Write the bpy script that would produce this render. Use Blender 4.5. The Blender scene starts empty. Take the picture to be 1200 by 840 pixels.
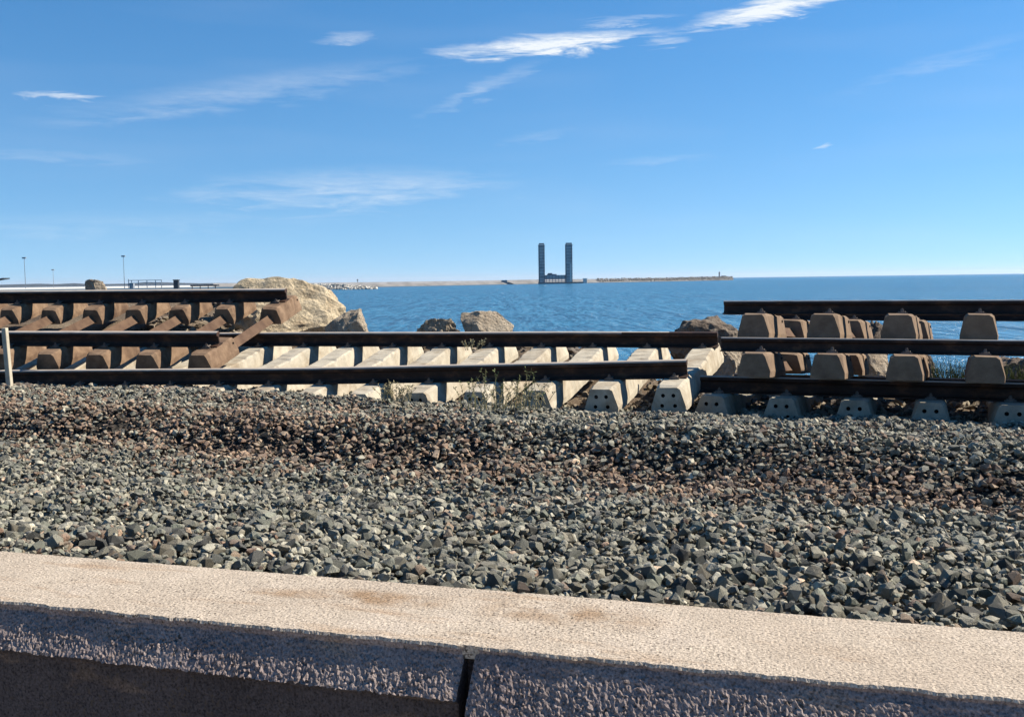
import bpy, bmesh, math, random
import numpy as np
from mathutils import Vector, Matrix, Euler, noise

random.seed(7)
rng = np.random.default_rng(11)
R = math.radians
scene = bpy.context.scene
col = scene.collection

# ------------------------------------------------------------------ camera
CZ = 4.0                                   # eye height above the sea
F = 1200.0                                 # focal length in photo pixels (photo 1200 wide)
PITCH = math.atan(91.5 / F)
ROLL = math.atan(0.0132)
cam_d = bpy.data.cameras.new('camera')
cam_d.sensor_width = 36.0
cam_d.lens = 36.0 * F / 1200.0
cam_d.clip_start = 0.05
cam_d.clip_end = 90000
cam = bpy.data.objects.new('camera', cam_d)
cam.matrix_world = Matrix.Translation((0, 0, CZ)) @ Matrix.Rotation(R(90) - PITCH, 4, 'X') @ Matrix.Rotation(-ROLL, 4, 'Z')
col.objects.link(cam)
scene.camera = cam


def at(px, py, Y):
    """photo pixel + distance along +Y -> world point"""
    X, Yp = px - 600, py - 420
    cr, sr = math.cos(ROLL), math.sin(ROLL)
    a, b = X * cr - Yp * sr, Yp * cr + X * sr
    c, s = math.cos(PITCH), math.sin(PITCH)
    d = Vector((a / F, c - b / F * s, -s - b / F * c))
    return Vector((0, 0, CZ)) + d * (Y / d.y)


# ------------------------------------------------------------------ sun + sky
SUN_DIR = Vector((1.0, 0.20, 0.91)).normalized()      # from the scene towards the sun
sun_el = math.asin(SUN_DIR.z)
sun_az = math.atan2(SUN_DIR.x, SUN_DIR.y)             # clockwise from +Y
sd = bpy.data.lights.new('sun', 'SUN')
sd.energy = 5.0
sd.angle = R(0.5)
sd.color = (1.0, 0.91, 0.77)
sun = bpy.data.objects.new('sun', sd)
sun.rotation_euler = (-SUN_DIR).to_track_quat('-Z', 'Y').to_euler()
col.objects.link(sun)

scene.view_settings.view_transform = 'Standard'
scene.view_settings.look = 'None'
scene.view_settings.exposure = 1.0
scene.view_settings.gamma = 1.0
scene.cycles.max_bounces = 4
scene.cycles.diffuse_bounces = 2
scene.cycles.glossy_bounces = 2
scene.cycles.caustics_reflective = False
scene.cycles.caustics_refractive = False
scene.view_settings.use_curve_mapping = False

world = bpy.data.worlds.new('World')
scene.world = world
world.use_nodes = True
world.cycles.sampling_method = 'MANUAL'
world.cycles.sample_map_resolution = 512
wt = world.node_tree
wt.nodes.clear()
WN, WL = wt.nodes, wt.links


def wmath(op, a, b=None, c=None):
    n = WN.new('ShaderNodeMath')
    n.operation = op
    for i, v in enumerate((a, b, c)):
        if v is None:
            continue
        if isinstance(v, (int, float)):
            n.inputs[i].default_value = v
        else:
            WL.new(v, n.inputs[i])
    return n.outputs[0]


SKY_LIFT = 0.13
sky = WN.new('ShaderNodeTexSky')
sky.sky_type = 'NISHITA'
sky.sun_disc = False
sky.sun_elevation = sun_el
sky.sun_rotation = sun_az
sky.altitude = 0
sky.air_density = 1.0
sky.dust_density = 0.0
sky.ozone_density = 1.0
hs = WN.new('ShaderNodeHueSaturation')
hs.inputs['Saturation'].default_value = 1.39
hs.inputs['Value'].default_value = 1.0
WL.new(sky.outputs[0], hs.inputs['Color'])
tc = WN.new('ShaderNodeTexCoord')
sx = WN.new('ShaderNodeSeparateXYZ')
WL.new(tc.outputs['Generated'], sx.inputs[0])
dx, dy, dz = sx.outputs
# the clear, bluish air of the photograph: lift the sky lookup off the yellow horizon band
skv = WN.new('ShaderNodeCombineXYZ')
WL.new(dx, skv.inputs[0])
WL.new(dy, skv.inputs[1])
WL.new(wmath('MULTIPLY_ADD', wmath('MAXIMUM', dz, 0.0), 1.0, SKY_LIFT), skv.inputs[2])
skn = WN.new('ShaderNodeVectorMath')
skn.operation = 'NORMALIZE'
WL.new(skv.outputs[0], skn.inputs[0])
WL.new(skn.outputs[0], sky.inputs['Vector'])
AZ = wmath('ARCTAN2', dx, dy)
EL = wmath('ARCTAN2', dz, wmath('SQRT', wmath('ADD', wmath('MULTIPLY', dx, dx), wmath('MULTIPLY', dy, dy))))
cmb = WN.new('ShaderNodeCombineXYZ')
WL.new(wmath('MULTIPLY', AZ, 5.0), cmb.inputs[0])
WL.new(wmath('MULTIPLY', EL, 34.0), cmb.inputs[1])


def wnoise(vec, scale, detail, rough, dist=0.0):
    n = WN.new('ShaderNodeTexNoise')
    n.inputs['Scale'].default_value = scale
    n.inputs['Detail'].default_value = detail
    n.inputs['Roughness'].default_value = rough
    n.inputs['Distortion'].default_value = dist
    WL.new(vec, n.inputs['Vector'])
    return n.outputs['Fac']


n_streak = wnoise(cmb.outputs[0], 3.0, 5, 0.62, 0.6)
n_fine = wnoise(cmb.outputs[0], 14.0, 3, 0.7, 0.3)
n_warp = wnoise(cmb.outputs[0], 2.5, 3, 0.6, 0.8)
n_big = wnoise(cmb.outputs[0], 0.6, 2, 0.5)


vz = WN.new('ShaderNodeCombineXYZ')        # direction (azimuth, elevation), frayed by noise
wv = wmath('SUBTRACT', n_warp, 0.5)
WL.new(wmath('MULTIPLY_ADD', wv, 0.045, AZ), vz.inputs[0])
WL.new(wmath('MULTIPLY_ADD', wmath('SUBTRACT', n_streak, 0.5), 0.030, EL), vz.inputs[1])
ns_ = wmath('MULTIPLY_ADD', n_streak, 2.2, -1.30)
nf_ = wmath('MULTIPLY_ADD', n_fine, 1.5, 0.2)


def patch(px, py, hw, hh, tilt, gain, edge):
    """one wisp of cirrus at a compass direction and elevation"""
    dv0 = at(px, py, 1.0) - Vector((0, 0, CZ))
    a0 = math.atan2(dv0.x, dv0.y)
    e0 = math.atan2(dv0.z, math.hypot(dv0.x, dv0.y))
    mp = WN.new('ShaderNodeMapping')
    mp.vector_type = 'TEXTURE'
    mp.inputs['Location'].default_value = (a0, e0, 0)
    mp.inputs['Rotation'].default_value = (0, 0, tilt)
    mp.inputs['Scale'].default_value = (hw / F, hh / F, 1)
    WL.new(vz.outputs[0], mp.inputs['Vector'])
    dp = WN.new('ShaderNodeVectorMath')
    dp.operation = 'DOT_PRODUCT'
    WL.new(mp.outputs[0], dp.inputs[0])
    WL.new(mp.outputs[0], dp.inputs[1])
    m = WN.new('ShaderNodeMath')
    m.operation = 'SUBTRACT'
    m.use_clamp = True
    m.inputs[0].default_value = 1.0
    WL.new(dp.outputs['Value'], m.inputs[1])
    t = WN.new('ShaderNodeMath')
    t.operation = 'MULTIPLY_ADD'
    t.use_clamp = True
    WL.new(m.outputs[0], t.inputs[0])
    t.inputs[1].default_value = edge * 2.1
    WL.new(ns_, t.inputs[2])
    return wmath('MULTIPLY', t.outputs[0], wmath('MULTIPLY', m.outputs[0], gain * 1.35))


clouds = [
    patch(650, 51, 175, 15, R(3), 0.95, 0.46),
    patch(908, 10, 120, 15, R(7), 1.0, 0.52),
    patch(66, 114, 52, 7, R(0.5), 0.55, 0.5),
    patch(412, 44, 50, 9, R(4), 0.36, 0.36),
    patch(740, 24, 90, 6, R(1), 0.34, 0.38),
    patch(400, 222, 245, 34, R(2), 0.34, 0.36),
    patch(280, 108, 270, 24, R(10), 0.17, 0.45),
    patch(565, 105, 100, 12, R(24), 0.20, 0.45),
    patch(1105, 72, 130, 13, R(12), 0.10, 0.45),
    patch(775, 187, 90, 9, R(2), 0.10, 0.4),
    patch(625, 160, 60, 8, R(10), 0.09, 0.4),
    patch(130, 262, 280, 18, R(1), 0.10, 0.4),
    patch(60, 182, 150, 8, R(-2), 0.08, 0.4),
    patch(780, 50, 40, 6, R(2), 0.45, 0.4),
    patch(960, 173, 13, 5, R(0), 0.30, 0.6),
]
tot = clouds[0]
for c in clouds[1:]:
    tot = wmath('ADD', tot, c)
veil = wmath('MULTIPLY', wmath('MAXIMUM', wmath('SUBTRACT', n_big, 0.47), 0.0), 0.2)   # faint cirrus everywhere
tot = wmath('MINIMUM', wmath('ADD', wmath('MULTIPLY', tot, nf_), veil), 1.0)
mixc = WN.new('ShaderNodeMixRGB')
WL.new(tot, mixc.inputs[0])
WL.new(hs.outputs[0], mixc.inputs[1])
mixc.inputs[2].default_value = (5.6, 5.95, 6.3, 1)
bg = WN.new('ShaderNodeBackground')
bg.inputs['Strength'].default_value = 0.081
WL.new(mixc.outputs[0], bg.inputs['Color'])
wo = WN.new('ShaderNodeOutputWorld')
WL.new(bg.outputs[0], wo.inputs['Surface'])

# ------------------------------------------------------------------ helpers


def tag(o, label=None, cat=None, group=None, kind=None):
    if label: o['label'] = label
    if cat: o['category'] = cat
    if group: o['group'] = group
    if kind: o['kind'] = kind
    return o


def link(name, me, mat=None, parent=None):
    o = bpy.data.objects.new(name, me)
    col.objects.link(o)
    if mat is not None and me is not None and not me.materials:
        me.materials.append(mat)
    if parent: o.parent = parent
    return o


def empty(name, mw=None):
    o = bpy.data.objects.new(name, None)
    o.empty_display_size = 0.2
    col.objects.link(o)
    if mw is not None: o.matrix_world = mw
    return o


def bm_mesh(bm, name, smooth=False):
    bmesh.ops.recalc_face_normals(bm, faces=bm.faces)
    me = bpy.data.meshes.new(name)
    bm.to_mesh(me)
    bm.free()
    if smooth:
        for p in me.polygons: p.use_smooth = True
    return me


def add_box(bm, x0, x1, y0, y1, z0, z1, bev=0.0):
    r = bmesh.ops.create_cube(bm, size=1.0)
    vs = r['verts']
    for v in vs:
        v.co = Vector(((x0 + x1) / 2 + v.co.x * (x1 - x0), (y0 + y1) / 2 + v.co.y * (y1 - y0), (z0 + z1) / 2 + v.co.z * (z1 - z0)))
    if bev:
        es = list({e for v in vs for e in v.link_edges})
        bmesh.ops.bevel(bm, geom=es, offset=bev, segments=1, affect='EDGES')
    return vs


def add_cyl(bm, p, q, r, seg=8, r2=None):
    p, q = Vector(p), Vector(q)
    d = q - p
    m = Matrix.Translation((p + q) / 2) @ d.to_track_quat('Z', 'Y').to_matrix().to_4x4()
    bmesh.ops.create_cone(bm, cap_ends=True, segments=seg, radius1=r, radius2=r if r2 is None else r2, depth=d.length, matrix=m)


def loft(bm, rings, cap=True):
    vr = [[bm.verts.new(c) for c in ring] for ring in rings]
    n = len(vr[0])
    for a, b in zip(vr, vr[1:]):
        for i in range(n):
            bm.faces.new((a[i], a[(i + 1) % n], b[(i + 1) % n], b[i]))
    if cap:
        bm.faces.new(vr[0][::-1])
        bm.faces.new(vr[-1])
    return vr


# ------------------------------------------------------------------ materials


ALBEDO = 0.70        # the photograph is exposed for the shade side, so surfaces are toned down together


class NT:
    def __init__(self, name):
        self.m = bpy.data.materials.new(name)
        self.m.use_nodes = True
        self.t = self.m.node_tree
        self.N, self.L = self.t.nodes, self.t.links
        self.b = self.N['Principled BSDF']

    def new(self, typ, **kw):
        n = self.N.new(typ)
        for k, v in kw.items(): setattr(n, k, v)
        return n

    def coord(self, kind='Object', scale=(1, 1, 1)):
        tc = self.new('ShaderNodeTexCoord')
        mp = self.new('ShaderNodeMapping')
        mp.inputs['Scale'].default_value = scale
        self.L.new(tc.outputs[kind], mp.inputs['Vector'])
        return mp.outputs[0]

    def noise(self, vec, scale, detail=4, rough=0.55, dist=0.0):
        n = self.new('ShaderNodeTexNoise')
        n.inputs['Scale'].default_value = scale
        n.inputs['Detail'].default_value = detail
        n.inputs['Roughness'].default_value = rough
        n.inputs['Distortion'].default_value = dist
        self.L.new(vec, n.inputs['Vector'])
        return n.outputs['Fac']

    def ramp(self, fac, stops):
        r = self.new('ShaderNodeValToRGB')
        e = r.color_ramp.elements
        while len(e) > 1: e.remove(e[-1])
        e[0].position, c = stops[0]
        e[0].color = (*c, 1) if not isinstance(c, float) else (c, c, c, 1)
        for p, c in stops[1:]:
            x = e.new(p)
            x.color = (*c, 1) if not isinstance(c, float) else (c, c, c, 1)
        self.L.new(fac, r.inputs[0])
        return r.outputs[0]

    def mix(self, fac, a, b, mode='MIX'):
        m = self.new('ShaderNodeMixRGB', blend_type=mode)
        for i, v in enumerate((fac, a, b)):
            if isinstance(v, (int, float)): m.inputs[i].default_value = v
            elif isinstance(v, tuple): m.inputs[i].default_value = (*v, 1)
            else: self.L.new(v, m.inputs[i])
        return m.outputs[0]

    def bump(self, height, strength, distance, normal=None):
        b = self.new('ShaderNodeBump')
        b.inputs['Strength'].default_value = strength
        b.inputs['Distance'].default_value = distance
        self.L.new(height, b.inputs['Height'])
        if normal is not None: self.L.new(normal, b.inputs['Normal'])
        return b.outputs[0]

    def set(self, color=None, rough=None, normal=None, spec=0.3, metal=0.0, scale=None):
        if color is not None:
            if isinstance(color, tuple): self.b.inputs['Base Color'].default_value = (*color, 1)
            else: self.L.new(self.mix(1.0, color, (ALBEDO,) * 3, 'MULTIPLY') if scale is None else color, self.b.inputs['Base Color'])
        if rough is not None:
            if isinstance(rough, (int, float)): self.b.inputs['Roughness'].default_value = rough
            else: self.L.new(rough, self.b.inputs['Roughness'])
        if normal is not None: self.L.new(normal, self.b.inputs['Normal'])
        self.b.inputs['Specular IOR Level'].default_value = spec
        self.b.inputs['Metallic'].default_value = metal
        return self.m


def plain(name, c, rough=0.7, spec=0.3, metal=0.0, var=0.25, scale=6.0):
    t = NT(name)
    n = t.noise(t.coord(), scale, 5, 0.6)
    lo = tuple(x * (1 - var) for x in c)
    hi = tuple(min(1, x * (1 + var)) for x in c)
    return t.set(t.ramp(n, [(0.3, lo), (0.7, hi)]), rough, None, spec, metal)


def mat_rail():
    t = NT('rail_steel')
    v = t.coord('Object', (0.6, 1, 1))
    n = t.noise(v, 9, 6, 0.65)
    n2 = t.noise(t.coord(), 120, 3, 0.6)
    c = t.ramp(n, [(0.3, (0.022, 0.013, 0.011)), (0.52, (0.048, 0.026, 0.019)), (0.66, (0.13, 0.062, 0.034))])
    return t.set(c, 0.72, t.bump(n2, 0.4, 0.002), 0.25)


def mat_railtop():
    t = NT('rail_head_worn_sunlit')
    n = t.noise(t.coord('Object', (0.4, 4, 1)), 14, 5, 0.6)
    c = t.ramp(n, [(0.3, (0.36, 0.30, 0.25)), (0.7, (0.62, 0.55, 0.48))])  # worn head, its tone raised to paint in the sunlit top line
    return t.set(c, 0.8, None, 0.12, 0.0)


def mat_concrete(name, base, dark, stain, stain_amt, bumpd=0.002):
    t = NT(name)
    v = t.coord()
    oi = t.new('ShaderNodeObjectInfo')
    shift = t.new('ShaderNodeVectorMath', operation='ADD')
    sc = t.new('ShaderNodeVectorMath', operation='SCALE')
    cx = t.new('ShaderNodeCombineXYZ')
    t.L.new(oi.outputs['Random'], cx.inputs[0])
    t.L.new(oi.outputs['Random'], cx.inputs[2])
    t.L.new(cx.outputs[0], sc.inputs[0]); sc.inputs['Scale'].default_value = 40
    t.L.new(v, shift.inputs[0]); t.L.new(sc.outputs[0], shift.inputs[1])
    vv = shift.outputs[0]
    n = t.noise(vv, 7, 6, 0.65)
    c = t.ramp(n, [(0.28, dark), (0.62, base)])
    st = t.noise(vv, 2.6, 5, 0.7, 0.6)
    f = t.ramp(st, [(0.46, 0.0), (0.66, stain_amt)])
    c = t.mix(f, c, stain)
    fine = t.noise(vv, 160, 3, 0.7)
    c = t.mix(0.35, c, t.ramp(fine, [(0.35, 0.55), (0.6, 1.0)]), 'MULTIPLY')
    pit = t.noise(vv, 38, 4, 0.7)
    nb = t.bump(pit, 0.5, bumpd * 2, t.bump(fine, 0.5, bumpd))
    return t.set(c, 0.9, nb, 0.2)


M_rail = mat_rail()
M_top = mat_railtop()
M_conc = mat_concrete('pale_sleeper_concrete', (0.68, 0.61, 0.48), (0.46, 0.41, 0.32), (0.30, 0.22, 0.14), 0.7)
M_conc_shade = mat_concrete('sleeper_concrete_shade_tone', (0.52, 0.47, 0.37), (0.33, 0.30, 0.24), (0.24, 0.19, 0.12), 0.5)  # bottom panel's concrete darkened to stand in for the pile's shade
M_brown = mat_concrete('rusty_sleeper_concrete', (0.33, 0.22, 0.14), (0.17, 0.105, 0.065), (0.08, 0.045, 0.03), 0.75)
M_brown2 = mat_concrete('brown_sleeper_concrete', (0.31, 0.22, 0.15), (0.18, 0.12, 0.08), (0.36, 0.24, 0.14), 0.5)
M_tie = mat_concrete('rusty_tie_steel', (0.17, 0.105, 0.068), (0.08, 0.045, 0.03), (0.24, 0.15, 0.09), 0.5, 0.001)
M_hole = plain('hole_dark', (0.03, 0.027, 0.025), 0.95, 0.05)
M_clip = plain('clip_steel', (0.16, 0.13, 0.11), 0.55, 0.5, 0.3, 0.4, 30)


def mat_stone_attr(name, spec=0.25):
    t = NT(name)
    a = t.new('ShaderNodeAttribute', attribute_name='Col')
    v = t.coord('Object')
    n = t.noise(v, 55, 4, 0.7)
    c = t.mix(0.8, a.outputs['Color'], t.ramp(n, [(0.3, 0.5), (0.7, 1.35)]), 'MULTIPLY')
    ge = t.new('ShaderNodeNewGeometry')
    sz_ = t.new('ShaderNodeSeparateXYZ')
    t.L.new(ge.outputs['Normal'], sz_.inputs[0])
    up = t.ramp(sz_.outputs[2], [(0.55, 0.0), (0.95, 0.22)])      # dust settled on upward faces
    c = t.mix(up, c, (0.36, 0.33, 0.275))
    n2 = t.noise(v, 170, 3, 0.7)
    return t.set(c, 0.88, t.bump(n2, 0.6, 0.003, t.bump(n, 0.8, 0.010)), spec)


M_stone = mat_stone_attr('ballast_rock')


def mat_rock(name, a, b, c3, sc=3.0):
    t = NT(name)
    v = t.coord('Object')
    n = t.noise(v, sc, 8, 0.68, 0.3)
    c = t.ramp(n, [(0.30, c3), (0.48, b), (0.68, a)])
    n2 = t.noise(v, sc * 9, 8, 0.75)
    c = t.mix(0.6, c, t.ramp(n2, [(0.35, 0.45), (0.58, 1.05)]), 'MULTIPLY')
    vo = t.new('ShaderNodeTexVoronoi')
    vo.inputs['Scale'].default_value = sc * 6
    t.L.new(v, vo.inputs['Vector'])
    nb = t.bump(n2, 0.9, 0.05, t.bump(vo.outputs['Distance'], 0.5, 0.04))
    return t.set(c, 0.93, nb, 0.15)


M_lime = mat_rock('yellow_limestone', (0.84, 0.71, 0.50), (0.74, 0.60, 0.40), (0.46, 0.33, 0.20))
M_greyrock = mat_rock('grey_brown_rock', (0.42, 0.36, 0.29), (0.28, 0.22, 0.17), (0.11, 0.08, 0.06), 4)
M_palerock = mat_rock('pale_rock', (0.70, 0.60, 0.46), (0.60, 0.49, 0.36), (0.36, 0.27, 0.19), 4)


def mat_ground():
    t = NT('shore_earth')
    v = t.coord('Object')
    n = t.noise(v, 0.9, 6, 0.65)
    c = t.ramp(n, [(0.3, (0.17, 0.12, 0.085)), (0.55, (0.26, 0.20, 0.14)), (0.75, (0.36, 0.29, 0.20))])
    n2 = t.noise(v, 28, 6, 0.75)
    c = t.mix(0.75, c, t.ramp(n2, [(0.35, 0.35), (0.62, 1.1)]), 'MULTIPLY')
    return t.set(c, 0.95, t.bump(n2, 0.9, 0.03), 0.1)


def mat_bed():
    t = NT('ballast_bed_gap_shade')
    v = t.coord('Object')
    vo = t.new('ShaderNodeTexVoronoi')
    vo.inputs['Scale'].default_value = 22
    t.L.new(v, vo.inputs['Vector'])
    c = t.ramp(t.noise(v, 30, 4, 0.7), [(0.3, (0.03, 0.027, 0.023)), (0.7, (0.085, 0.075, 0.064))])  # bed colour darkened to paint the shade in gaps between stones
    return t.set(c, 0.95, t.bump(vo.outputs['Distance'], 1.0, 0.04), 0.1)


def mat_water():
    t = NT('sea_water')
    v = t.coord('Object', (1, 1, 1))
    w1 = t.noise(t.coord('Object', (0.10, 0.20, 1)), 1.0, 6, 0.62, 0.4)
    w2 = t.noise(t.coord('Object', (0.7, 1.3, 1)), 1.0, 5, 0.6, 0.3)
    w3 = t.noise(t.coord('Object', (0.012, 0.05, 1)), 1.0, 4, 0.6)
    w4 = t.noise(t.coord('Object', (0.30, 0.055, 1)), 1.0, 3, 0.6, 0.2)
    nb = t.bump(w4, 1.0, 1.9, t.bump(w2, 0.85, 0.7, t.bump(w1, 0.9, 3.2)))
    c = t.ramp(w3, [(0.35, (0.016, 0.13, 0.25)), (0.65, (0.028, 0.19, 0.33))])
    m = t.set(c, 0.22, nb, 0.5)
    t.b.inputs['IOR'].default_value = 1.33
    return m


M_water = mat_water()

# ------------------------------------------------------------------ ground frame: s along the wall, d away from the camera
YAW = R(-17.0)
EU = Vector((math.cos(YAW), math.sin(YAW), 0))
EV = Vector((-math.sin(YAW), math.cos(YAW), 0))
WALL_Z = CZ - 0.90
D_NEAR, D_FAR = 2.33, 2.785


def mat_wall(smooth):
    t = NT(('wall_concrete_top', 'wall_smooth_shade_tone', 'wall_rough_shade_tone')[smooth])
    v = t.coord('Object')
    n = t.noise(v, 2.2, 5, 0.6)
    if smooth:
        lo, hi = (((0.075, 0.062, 0.062), (0.115, 0.096, 0.094)), ((0.26, 0.205, 0.195), (0.40, 0.33, 0.30)))[smooth - 1]  # near-face tones darkened: shade painted into the concrete's base colour
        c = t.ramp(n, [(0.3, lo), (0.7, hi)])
    else:
        c = t.ramp(n, [(0.28, (0.54, 0.44, 0.34)), (0.55, (0.62, 0.52, 0.41)), (0.75, (0.68, 0.575, 0.47))])
    # ochre stains, lying along the top
    st = t.noise(t.coord('Object', (1.6, 7, 4)), 1.25, 4, 0.6, 0.3)
    c = t.mix(t.ramp(st, [(0.56, 0.0), (0.70, 0.6)]), c, (0.44, 0.29, 0.175))
    if not smooth:
        wob = t.noise(v, 7, 5, 0.65)
        for px, py, hs_, hv, amt in ((440, 700, 0.30, 0.085, 1.0), (330, 694, 0.18, 0.05, 0.8), (690, 722, 0.24, 0.12, 0.85), (600, 715, 0.12, 0.12, 0.6), (1010, 765, 0.2, 0.06, 0.25)):
            ss, vv_ = wall_sv(px, py)
            tc_ = t.new('ShaderNodeTexCoord')
            mp = t.new('ShaderNodeMapping', vector_type='TEXTURE')
            mp.inputs['Location'].default_value = (ss, vv_, 0)
            mp.inputs['Scale'].default_value = (hs_, hv, 1)
            t.L.new(tc_.outputs['Object'], mp.inputs['Vector'])
            gr = t.new('ShaderNodeTexGradient', gradient_type='SPHERICAL')
            t.L.new(mp.outputs[0], gr.inputs[0])
            f_ = t.mix(1.0, t.ramp(gr.outputs['Fac'], [(0.0, 0.0), (0.6, amt)]), t.ramp(wob, [(0.38, 0.0), (0.6, 1.0)]), 'MULTIPLY')
            c = t.mix(f_, c, (0.40, 0.27, 0.165))
    sp = t.noise(v, 150, 2, 0.6)
    c = t.mix(0.9, c, t.ramp(sp, [(0.32, 0.30), (0.42, 0.74), (0.56, 1.0), (0.66, 1.3)]), 'MULTIPLY')
    sp2 = t.noise(v, 62, 3, 0.7)
    c = t.mix(0.7, c, t.ramp(sp2, [(0.30, 0.40), (0.44, 1.0)]), 'MULTIPLY')
    big = t.noise(v, 11, 5, 0.65)
    c = t.mix(0.8, c, t.ramp(big, [(0.3, 0.82), (0.65, 1.06)]), 'MULTIPLY')
    pit = t.noise(v, 95, 2, 0.5)
    wear = t.noise(v, 1.4, 3, 0.6)
    pm = t.mix(1.0, t.ramp(pit, [(0.33, 1.0), (0.40, 0.0)]), t.ramp(wear, [(0.40, 0.15), (0.6, 1.0)]), 'MULTIPLY')
    c = t.mix(pm, c, (0.10, 0.075, 0.055))
    nb = t.bump(sp, 0.6, 0.004, t.bump(sp2, 0.5, 0.006))
    return t.set(c, 0.93, nb, 0.15)


def wall_sv(px, py):
    q = at(px, py, 1.0) - Vector((0, 0, CZ))
    q = q * (-0.90 / q.z)
    return q.dot(EU), q.dot(EV) - D_NEAR


M_wall = mat_wall(0)
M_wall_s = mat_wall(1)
M_wall_shade = mat_wall(2)


def sstep(a, b, x):
    t = np.clip((x - a) / (b - a), 0, 1)
    return t * t * (3 - 2 * t)


def vnoise(x, y, f, seed=0.0):
    """cheap smooth value noise on arrays"""
    x = np.asarray(x) * f + seed * 17.3
    y = np.asarray(y) * f + seed * 9.1
    xi, yi = np.floor(x), np.floor(y)
    fx, fy = x - xi, y - yi
    fx, fy = fx * fx * (3 - 2 * fx), fy * fy * (3 - 2 * fy)

    def h(a, b):
        q = np.sin(a * 127.1 + b * 311.7 + seed * 7.7) * 43758.5453
        return q - np.floor(q)
    return (h(xi, yi) * (1 - fx) + h(xi + 1, yi) * fx) * (1 - fy) + (h(xi, yi + 1) * (1 - fx) + h(xi + 1, yi + 1) * fx) * fy - 0.5


def terrain(s, d):
    """height relative to the eye"""
    s, d = np.asarray(s, float), np.asarray(d, float)
    toe = 6.25 - 0.10 * s + 0.55 * vnoise(s, s * 0, 0.6, 3) + 0.35 * vnoise(s, s * 0, 1.9, 6)
    near = np.interp(d, [2.7, 3.3, 4.4, 5.6, 9.5], [-0.955, -1.0, -1.12, -1.22, -1.25])
    rise = 0.185 * sstep(toe - 0.22, toe + 0.34, d) + 0.03 * np.exp(-((d - toe - 0.45) / 0.3) ** 2)
    back = np.interp(d, [6, 8.4, 8.7, 9.2, 10.2, 12, 14, 17, 21, 60], [0, 0.01, 0.0, -0.06, -0.07, -0.10, -0.32, -1.7, -3.9, -5.5])
    z = near + rise + np.where(d > 6, back, 0)
    z = np.where(d > 9.5, -1.25 + 0.185 + back, z)
    # low dip towards the right-hand stack, and the rubble bank behind the left stack
    z = z - 0.11 * sstep(-6.5, -0.3, s) * sstep(6.9, 8.4, d)
    left = sstep(-0.21, -0.29, (EU.x * s + EV.x * d) / np.maximum(EU.y * s + EV.y * d, 0.1))
    bank = np.interp(d, [10.9, 11.6, 12.6, 14, 17, 24, 40], [-1.12, -0.60, -0.42, -0.22, -0.15, -0.6, -6])
    z = np.where(d > 10.9, z + (np.maximum(bank, z) - z) * left, z)
    X = EU.x * s + EV.x * d
    mid = sstep(2.0, 0.9, X) * np.interp(d, [11.2, 11.9, 13.0, 14.2], [0, 1, 1, 0])
    z = z + (np.maximum(z, -0.86) - z) * mid
    z = z + 0.07 * vnoise(s, d, 1.3, 1) * sstep(2.8, 3.6, d) + 0.05 * vnoise(s, d, 3.1, 2) * sstep(2.8, 3.4, d)
    z = z + 0.16 * vnoise(s, d, 1.1, 5) * sstep(11.2, 12.5, d)
    return z


def world_sd(s, d, z):
    return (EU.x * s + EV.x * d, EU.y * s + EV.y * d, z + CZ)


def grid_mesh(name, sv, dv, zf):
    S, D = np.meshgrid(sv, dv)
    Z = zf(S, D)
    X = EU.x * S + EV.x * D
    Y = EU.y * S + EV.y * D
    co = np.stack([X, Y, Z + CZ], -1).reshape(-1, 3)
    nx, ny = len(sv), len(dv)
    i = np.arange((ny - 1) * (nx - 1))
    r, c = i // (nx - 1), i % (nx - 1)
    a = r * nx + c
    fa = np.stack([a, a + 1, a + nx + 1, a + nx], 1)
    me = bpy.data.meshes.new(name)
    me.from_pydata(co.tolist(), [], fa.tolist())
    for p in me.polygons: p.use_smooth = True
    return me


D_SPLIT = 9.6
sv = np.concatenate([np.linspace(-70, -13, 24), np.linspace(-12.7, 12.7, 200), np.linspace(13, 70, 24)])
bed = link('ballast_bed', grid_mesh('ballast_bed', sv, np.linspace(2.70, D_SPLIT, 75), lambda s, d: terrain(s, d) - 0.035), mat_bed())
tag(bed, kind='structure')
ground = link('shore_ground', grid_mesh('shore_ground', sv, np.concatenate([np.linspace(D_SPLIT, 17, 80), np.linspace(17.4, 60, 30)]), lambda s, d: terrain(s, d) - 0.03 * (d < D_SPLIT + 0.05)), mat_ground())
tag(ground, kind='structure')

# unseen pavement on the camera's side, made pale to bounce light onto the wall
pm = bmesh.new()
for a, b in ((-90, -25), (90, -25), (90, 2.45), (-90, 2.45)):
    pm.verts.new(world_sd(a, b, -1.6))
pm.verts.ensure_lookup_table()
pm.faces.new(pm.verts)
pave = link('promenade_pavement', bm_mesh(pm, 'promenade_pavement'), plain('pale_pavement', (0.52, 0.46, 0.39), 0.9, 0.2, 0, 0.2, 30))
tag(pave, kind='structure')

# the sea, out to the horizon
sm = bmesh.new()
NR = 96
ring0 = [sm.verts.new((0, 0, 0))]
prev = None
for r in (300, 3000, 30000):
    ring = [sm.verts.new((r * math.cos(2 * math.pi * k / NR), r * math.sin(2 * math.pi * k / NR), 0)) for k in range(NR)]
    for k in range(NR):
        if prev is None:
            sm.faces.new((ring0[0], ring[k], ring[(k + 1) % NR]))
        else:
            sm.faces.new((prev[k], ring[k], ring[(k + 1) % NR], prev[(k + 1) % NR]))
    prev = ring
sea = link('sea', bm_mesh(sm, 'sea'), M_water)
tag(sea, kind='structure')

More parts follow.
